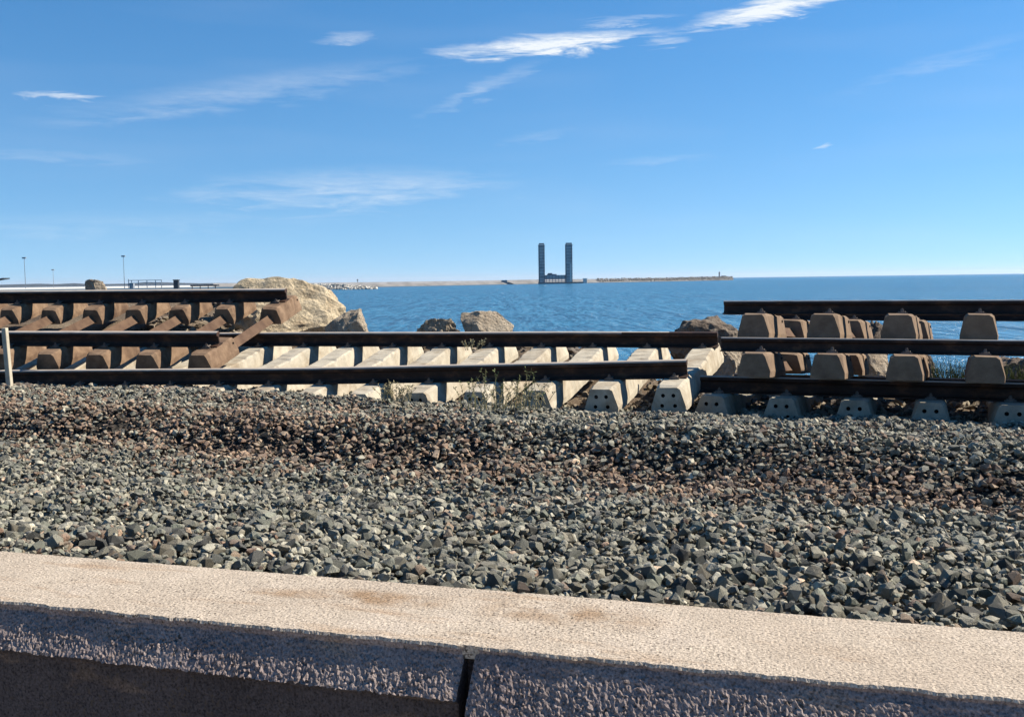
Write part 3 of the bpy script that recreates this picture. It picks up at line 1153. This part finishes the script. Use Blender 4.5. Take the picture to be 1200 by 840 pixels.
def weed(label, base, n, h, spread, seed, leafy=True, mats=(M_stem, M_leaf), tilt=0.4, name='weed'):
    rr = random.Random(seed)
    root = empty(name, Matrix.Translation(base))
    bs, bl = bmesh.new(), bmesh.new()
    for i in range(n):
        hh = h * rr.uniform(0.5, 1.0)
        a = rr.uniform(0, 6.283)
        b0 = Vector((rr.uniform(-1, 1) * spread * 0.45, rr.uniform(-1, 1) * spread * 0.15, -0.02))
        lean = Vector((math.cos(a), math.sin(a) * 0.5, 0)) * rr.uniform(0.1, tilt) * hh
        pts = [b0 + lean * (t * t) + Vector((0, 0, hh * t)) + Vector((rr.uniform(-1, 1), rr.uniform(-1, 1), 0)) * 0.006 for t in (0, .3, .6, .85, 1)]
        for k in range(4):
            add_cyl(bs, pts[k], pts[k + 1], 0.0032 * (1 - k * 0.18), 4, 0.0032 * (1 - (k + 1) * 0.18))
        if leafy:
            for k in range(rr.randint(8, 15)):
                t = rr.uniform(0.35, 1.0)
                j = min(3, int(t * 4))
                c = pts[j].lerp(pts[j + 1], t * 4 - j if t < 1 else 1)
                dirv = Vector((rr.gauss(0, 1), rr.gauss(0, 1), rr.gauss(0.4, 0.7))).normalized()
                sd_ = dirv.cross(Vector((rr.gauss(0, 1), rr.gauss(0, 1), rr.gauss(0, 1)))).normalized()
                l, w = rr.uniform(0.015, 0.032), rr.uniform(0.003, 0.006)
                vs = [bl.verts.new(c), bl.verts.new(c + dirv * l * 0.5 + sd_ * w), bl.verts.new(c + dirv * l), bl.verts.new(c + dirv * l * 0.5 - sd_ * w)]
                bl.faces.new(vs)
    link('stems', bm_mesh(bs, 'stems'), mats[0], root)['kind'] = 'stuff'
    if leafy: link('leaves', bm_mesh(bl, 'leaves'), mats[1], root)['kind'] = 'stuff'
    else: bl.free()
    tag(root, label, 'plant', 'weeds growing by the track')
    return root


weed('tallest spindly green weed in front of the lower middle rail', at(588, 476, 8.5), 26, 0.37, 0.75, 1)
weed('straw-coloured dry weed at the foot of the tall green one', at(602, 477, 8.45), 44, 0.24, 0.62, 2, True, (M_straw, M_straw), 1.0)
weed('small dry tuft in front of a sleeper left of the tall weed', at(464, 468, 8.95), 34, 0.19, 0.28, 3, True, (M_straw, M_straw), 1.0)
weed('dry sprig between the two middle rails', at(555, 408, 10.4), 10, 0.13, 0.2, 4, True, (M_straw, M_straw), 1.2)
weed('green grass tuft between rocks behind the right pile', at(1112, 446, 12.2), 160, 0.30, 0.45, 6, False, (M_grass, M_grass), 0.5, 'grass_tuft')
weed('olive grass tuft at the right edge behind the right pile', at(1188, 446, 12.0), 120, 0.24, 0.5, 7, False, (M_grass, M_grass), 0.5, 'grass_tuft')

# ------------------------------------------------------------------ far shore: breakwater, harbour, floating dock
M_bwall = plain('breakwater_concrete', (0.36, 0.355, 0.36), 0.9, 0.2, 0, 0.25, 0.05)
M_brock = plain('breakwater_rock', (0.26, 0.24, 0.215), 0.95, 0.1, 0, 0.45, 0.12)
M_white = plain('white_quay', (0.72, 0.70, 0.64), 0.8, 0.2, 0, 0.1, 0.1)
M_tetra = plain('pale_armour_rock', (0.62, 0.58, 0.50), 0.9, 0.1, 0, 0.3, 0.3)
M_far = plain('distant_grey_steel', (0.30, 0.33, 0.37), 0.7, 0.3, 0.0, 0.2, 0.3)
M_dark = plain('distant_dark_shed', (0.05, 0.06, 0.075), 0.8, 0.2, 0, 0.2, 0.3)
M_teal = plain('dock_blue_steel', (0.42, 0.52, 0.56), 0.6, 0.4, 0.0, 0.3, 0.25)
M_teal2 = plain('dock_dark_steel', (0.16, 0.23, 0.27), 0.7, 0.3, 0.0, 0.3, 0.25)
M_dwhite = plain('dock_white_paint', (0.75, 0.76, 0.75), 0.6, 0.3, 0.0, 0.05, 1)


def sea_dist(px, py):
    """distance along Y at which a pixel meets the sea"""
    q = at(px, py, 1.0)
    return CZ / (CZ - q.z)


# breakwater: parapet wall on a rock base, left shore to the lighthouse
bwroot = empty('breakwater', Matrix.Translation((at(600, 333, 950).x, 950, 0)))
tag(bwroot, 'long low grey breakwater on the horizon running out to the lighthouse', 'breakwater')
o0 = Vector((at(600, 333, 950).x, 950, 0))
line = [(250, 700), (340, 760), (440, 850), (560, 980), (640, 1080), (700, 1160), (780, 1300), (830, 1420), (858, 1480)]
tops = [(250, 332.0), (340, 331.8), (440, 330.6), (560, 328.9), (640, 327.4), (700, 326.9), (780, 325.6), (830, 324.6), (858, 324.2)]
P = [at(px, 332, Y) for px, Y in line]
TZ = [at(px, py, Y).z for (px, py), (_, Y) in zip(tops, line)]
bm = bmesh.new()
rings = []
for q, z in zip(P, TZ):
    rings.append([Vector((q.x, q.y, -3)) - o0, Vector((q.x, q.y, z)) - o0, Vector((q.x + 1, q.y + 6, z)) - o0, Vector((q.x + 1, q.y + 6, -3)) - o0])
loft(bm, rings)
link('parapet', bm_mesh(bm, 'parapet'), M_bwall, bwroot)
bm = bmesh.new()
rings = []
for q, z in zip(P, TZ):
    w = 8
    rings.append([Vector((q.x, q.y - w, -3)) - o0, Vector((q.x, q.y - w, 0.4)) - o0, Vector((q.x, q.y - 2.5, z * 0.50)) - o0, Vector((q.x, q.y - 0.3, z * 0.52)) - o0, Vector((q.x, q.y - 0.3, -3)) - o0])
loft(bm, rings)
link('footing', bm_mesh(bm, 'footing'), plain('footing_dark', (0.24, 0.235, 0.23), 0.9, 0.1, 0, 0.3, 0.08), bwroot)


def rock_pile(name, pts, hts, cnt, smin, smax, mat_c, seed, parent=None, depthw=6):
    r2 = np.random.default_rng(seed)
    t = r2.random(cnt) * (len(pts) - 1)
    i = np.minimum(t.astype(int), len(pts) - 2)
    f = t - i
    A = np.array([p[:] for p in pts])
    base = A[i] * (1 - f)[:, None] + A[i + 1] * f[:, None]
    hh = np.interp(t, np.arange(len(hts)), hts)
    k = r2.random(cnt)
    base[:, 1] -= depthw * (1 - k) + 1
    base[:, 2] = hh * k * r2.uniform(0.85, 1.12, cnt)
    sz = r2.uniform(smin, smax, cnt)
    an = r2.uniform(0.6, 1.2, (cnt, 3))
    c = np.array(mat_c)[None] * r2.uniform(0.55, 1.25, (cnt, 1))
    return stones_mesh(name, base, sz[:, None] * an, rot_mats(cnt), c, r2.integers(0, len(PROTO), cnt))


M_stone_far = mat_stone_attr('far_armour_rock', 0.1)
me = rock_pile('armour_rock', [P[k] for k in (5, 6, 7, 8)], [TZ[k] * 1.02 for k in (5, 6, 7, 8)], 1500, 0.7, 1.7, (0.36, 0.345, 0.32), 4)
o = link('armour_rock', me, M_stone_far)
tag(o, 'grey armour rock heaped along the outer breakwater beside the floating dock', 'rock armour', kind='stuff')
wp = [at(px, 335, Y) for px, Y in ((330, 610), (370, 600), (405, 590), (442, 585))]
me = rock_pile('pale_armour_rock', wp, [2.6, 3.0, 2.6, 1.0], 900, 0.5, 1.3, (0.72, 0.68, 0.6), 5, depthw=5)
o = link('pale_armour_rock', me, M_stone_far)
tag(o, 'pale rock armour at the shore end of the breakwater above the yellow boulder', 'rock armour', kind='stuff')

# lighthouse
Y = 1475
b = at(843, 324.6, Y)
lh = empty('lighthouse', Matrix.Translation((b.x, b.y, b.z)))
tag(lh, 'tiny lighthouse at the far end of the breakwater', 'lighthouse')
bm = bmesh.new(); add_cyl(bm, (0, 0, -1), (0, 0, 5.2), 1.2, 10, 0.85); link('tower', bm_mesh(bm, 'tower'), M_far, lh)
bm = bmesh.new(); add_cyl(bm, (0, 0, 5.2), (0, 0, 5.7), 1.5, 10); add_cyl(bm, (0, 0, 5.7), (0, 0, 7.0), 0.8, 8, 0.6); add_cyl(bm, (0, 0, 7.0), (0, 0, 7.9), 0.7, 8, 0.05); link('lantern', bm_mesh(bm, 'lantern'), M_dark, lh)
bm = bmesh.new(); add_box(bm, 3, 9, -2, 2, -1, 1.8); link('keeper_hut', bm_mesh(bm, 'keeper_hut'), M_far, lh)

# small white hut by the dock
Y = 1110
b = at(685.5, 330.6, Y)
bm = bmesh.new(); add_box(bm, -2.0, 2.0, -2, 2, -2, 3.6); add_box(bm, -2.4, 2.4, -2.4, 2.4, 3.6, 4.0)
hut = link('harbour_hut', bm_mesh(bm, 'harbour_hut'), M_dwhite); hut.location = b
tag(hut, 'small white hut on the breakwater just right of the floating dock', 'hut')
# figure-like beacon on the breakwater root
b = at(419, 331.0, 830)
bm = bmesh.new(); add_cyl(bm, (0, 0, -1), (0, 0, 1.6), 0.25, 6); add_cyl(bm, (0, 0, 1.6), (0, 0, 2.6), 0.75, 8, 0.3)
bc = link('beacon', bm_mesh(bm, 'beacon'), M_dark); bc.location = b
tag(bc, 'small dark beacon on the shore end of the breakwater', 'beacon')

# floating caisson dock: pontoon, two lattice towers, low gantry between
Yd = 1020.0
k = Yd / F
c0 = at(652, 332.6, Yd)
dock = empty('floating_dock', Matrix.Translation((c0.x, Yd, 0)))
tag(dock, 'blue-grey floating dock with two tall square towers out on the water', 'floating dock')
x0, x1 = (631.5 - 652) * k, (668.5 - 652) * k
bm = bmesh.new(); add_box(bm, x0, x1, 0, 26, -1.5, 1.6); link('pontoon', bm_mesh(bm, 'pontoon'), M_teal2, dock)
bm = bmesh.new(); add_box(bm, (668.8 - 652) * k, (684 - 652) * k, 6, 20, -1, 1.6); link('barge', bm_mesh(bm, 'barge'), M_teal2, dock)


def tower(xa, xb, zt, light_side):
    w = xb - xa
    bm = bmesh.new(); add_box(bm, xa + 0.5, xb - 0.5, 1.0, 1.0 + w - 1, 1.6, zt - 2.2)
    core = link('tower', bm_mesh(bm, 'tower'), M_teal, dock)
    for (xx, yy) in ((xa, 0.5), (xb - 0.8, 0.5), (xa, w), (xb - 0.8, w)):
        bm = bmesh.new(); add_box(bm, xx, xx + 0.8, yy, yy + 0.8, 1.6, zt - 1.6)
        link('corner_post', bm_mesh(bm, 'corner_post'), M_teal2 if xx < xb - 1 else M_far, core)
    nz = 12
    for j in range(nz):
        z = 3.5 + (zt - 7) * j / (nz - 1)
        bm = bmesh.new(); add_box(bm, xa - 0.1, xb + 0.1, 0.2, 0.9, z, z + 0.55)
        link('cross_beam', bm_mesh(bm, 'cross_beam'), M_teal2 if j % 3 else M_far, core)
    bm = bmesh.new(); add_box(bm, xa - 0.3, xb + 0.3, 0, w + 1, zt - 2.2, zt - 1.7); link('walkway', bm_mesh(bm, 'walkway'), M_far, core)
    bm = bmesh.new(); add_box(bm, xa + 0.5, xb - 0.3, 1.5, w - 0.5, zt - 1.3, zt); link('winch_house', bm_mesh(bm, 'winch_house'), M_teal2, core)
    if light_side:
        bm = bmesh.new(); add_box(bm, xb - 2.6, xb - 0.9, -0.1, 0.15, 1.8, 19.5); link('white_panel', bm_mesh(bm, 'white_panel'), M_dwhite, core)


zt = at(636, 285, Yd).z
tower(x0, x0 + 7.2 * k, zt, False)
tower((663 - 652) * k, (671 - 652) * k, at(667, 284.5, Yd).z, True)
bm = bmesh.new(); add_box(bm, x0 + 7.3 * k, (663 - 652) * k - 0.1, 2, 12, 4.4, 8.6); g = link('gantry', bm_mesh(bm, 'gantry'), M_teal, dock)
bm = bmesh.new(); add_box(bm, x0 + 7.3 * k, (663 - 652) * k - 0.1, 1.0, 1.6, 2.6, 3.1); link('rail', bm_mesh(bm, 'rail'), M_dwhite, g)
bm = bmesh.new(); add_box(bm, x0 + 10 * k, x0 + 21 * k, 3, 10, 8.6, 9.6); add_box(bm, x0 + 11 * k, x0 + 16 * k, 3.5, 9, 9.6, 10.6); link('crane_house', bm_mesh(bm, 'crane_house'), M_teal2, g)
for j in range(7):
    xx = x0 + 8.5 * k + j * 3.1
    bm = bmesh.new(); add_box(bm, xx, xx + 0.5, 1.4, 1.9, 1.6, 8.4); link('stanchion', bm_mesh(bm, 'stanchion'), M_far if j % 2 else M_teal2, g)

# harbour on the left skyline
Yh = 620.0
bm = bmesh.new()
qa, qb = at(-260, 335, Yh), at(345, 332.6, 700)
ztop = 2.2
loft(bm, [[Vector((qa.x, qa.y, -3)), Vector((qa.x, qa.y, ztop)), Vector((qa.x * 4, qa.y + 1900, ztop)), Vector((qa.x * 4, qa.y + 1900, -3))],
          [Vector((qb.x, qb.y, -3)), Vector((qb.x, qb.y, ztop)), Vector((qb.x * 3.6, qb.y + 1900, ztop)), Vector((qb.x * 3.6, qb.y + 1900, -3))]])
quay = link('quay', bm_mesh(bm, 'quay'), M_white)
tag(quay, kind='structure')
for px, top, Y, lab in ((30, 302, 640, 'tall light mast nearest the left edge of the harbour'), (63, 316, 900, 'shorter distant light mast between the two tall ones'), (146, 300, 640, 'tall light mast beside the harbour gantry')):
    b, t = at(px, 336, Y), at(px, top, Y)
    m = empty('light_mast', Matrix.Translation((b.x, b.y, b.z)))
    tag(m, lab, 'light mast', 'light masts in the harbour')
    H = t.z - b.z
    bm = bmesh.new(); add_cyl(bm, (0, 0, -1), (0, 0, H - 0.5), 0.22, 8, 0.15); link('mast', bm_mesh(bm, 'mast'), M_far, m)
    bm = bmesh.new(); add_box(bm, -1.1, 1.1, -0.6, 0.6, H - 0.6, H + 0.3); link('lamp_head', bm_mesh(bm, 'lamp_head'), M_far, m)
# gantry frame
Y = 640
b = at(170, 336, Y)
kk = Y / F
gt = empty('harbour_gantry', Matrix.Translation((b.x, b.y, b.z)))
tag(gt, 'pale steel gantry frame on the quay below the right-hand light mast', 'gantry')
for xx in (-19.5, -16.0, -8, 2, 12, 19):
    bm = bmesh.new(); add_box(bm, xx * kk, xx * kk + 0.35, 0, 0.35, -1, (4.2 if xx > -18 else 4.8)); link('post', bm_mesh(bm, 'post'), M_far, gt)
for zz_, hh in ((3.8, 0.35), (2.2, 0.25)):
    bm = bmesh.new(); add_box(bm, -19.5 * kk, 19.3 * kk, -0.1, 0.45, zz_, zz_ + hh); link('beam', bm_mesh(bm, 'beam'), M_far, gt)
bm = bmesh.new(); add_box(bm, -18.5 * kk, -14 * kk, 0.4, 3, -1, 2.4); link('cabin', bm_mesh(bm, 'cabin'), M_far, gt)
# dark cabin, low shed, canopy corner
b = at(206, 336.5, 640)
bm = bmesh.new(); add_box(bm, -1.4, 1.4, 0, 3, -1, 4.2); add_box(bm, -1.7, 1.7, -0.2, 3.2, 4.2, 4.7)
o = link('watch_cabin', bm_mesh(bm, 'watch_cabin'), M_dark); o.location = b
tag(o, 'narrow dark cabin standing on the quay between gantry and shed', 'cabin')
b = at(238.5, 337, 640)
bm = bmesh.new(); add_box(bm, -8.2, 8.2, 0, 6, 0.8, 1.75)
for xx in (-7.5, -2.5, 2.5, 7.0): add_box(bm, xx, xx + 0.4, 0.5, 1, -1.5, 0.8)
o = link('low_shed', bm_mesh(bm, 'low_shed'), M_dark); o.location = b
tag(o, 'long low dark shed roof on the quay left of the yellow boulder', 'shed')
b = at(-6, 332, 640)
bm = bmesh.new()
vs = [bm.verts.new(c) for c in ((-9, 0, 0.4), (5.6, 0, 2.6), (5.6, 0, 3.3), (-9, 0, 1.6))]
f = bm.faces.new(vs)
r_ = bmesh.ops.extrude_face_region(bm, geom=[f])
bmesh.ops.translate(bm, verts=[v for v in r_['geom'] if isinstance(v, bmesh.types.BMVert)], vec=(0, 8, 0))
add_box(bm, -4, -3.4, 2, 2.6, -4, 1.4)
o = link('canopy', bm_mesh(bm, 'canopy'), M_dark); o.location = b
tag(o, 'dark sloping canopy roof cut by the left edge of the harbour', 'canopy')

# hills far behind the harbour
bm = bmesh.new()
Yk = 9000.0
tops_, bots = [], []
for i in range(60):
    px = -900 + i * 21
    f = min(1, max(0, (360 - px) / 120))
    h = (2.2 + 2.4 * (noise.noise(Vector((px * 0.012, 3, 0))) + 0.45) + 1.0 * noise.noise(Vector((px * 0.05, 8, 0)))) * f
    if 225 < px: h *= 0.55
    q = at(px, 335.5 - 0.0132 * (px - 100) - max(0.0, h), Yk)
    bots.append(bm.verts.new((q.x, q.y, -5)))
    tops_.append(bm.verts.new(q))
for a in range(59):
    bm.faces.new((bots[a], bots[a + 1], tops_[a + 1], tops_[a]))
ext = [bm.verts.new((v.co.x * 1.1, v.co.y + 1500, -5)) for v in tops_]
for a in range(59):
    bm.faces.new((tops_[a], tops_[a + 1], ext[a + 1], ext[a]))
hills = link('hills', bm_mesh(bm, 'hills'), plain('hill_scrub', (0.13, 0.13, 0.10), 0.95, 0.1, 0, 0.3, 0.002))
tag(hills, kind='structure')

# ------------------------------------------------------------------ sea air
hm = NT('sea_air')
hm.N.remove(hm.b)
pv = hm.new('ShaderNodeVolumePrincipled')
pv.inputs['Color'].default_value = (0.80, 0.88, 1.0, 1)
pv.inputs['Density'].default_value = 3.5e-5
pv.inputs['Anisotropy'].default_value = 0.2
hm.L.new(pv.outputs[0], hm.N['Material Output'].inputs['Volume'])
bm = bmesh.new()
add_box(bm, -31000, 31000, -31000, 31000, -8, 110)
hz = link('haze', bm_mesh(bm, 'haze'), hm.m)
tag(hz, 'thin sea haze lying over the water and the far shore', 'haze', kind='stuff')
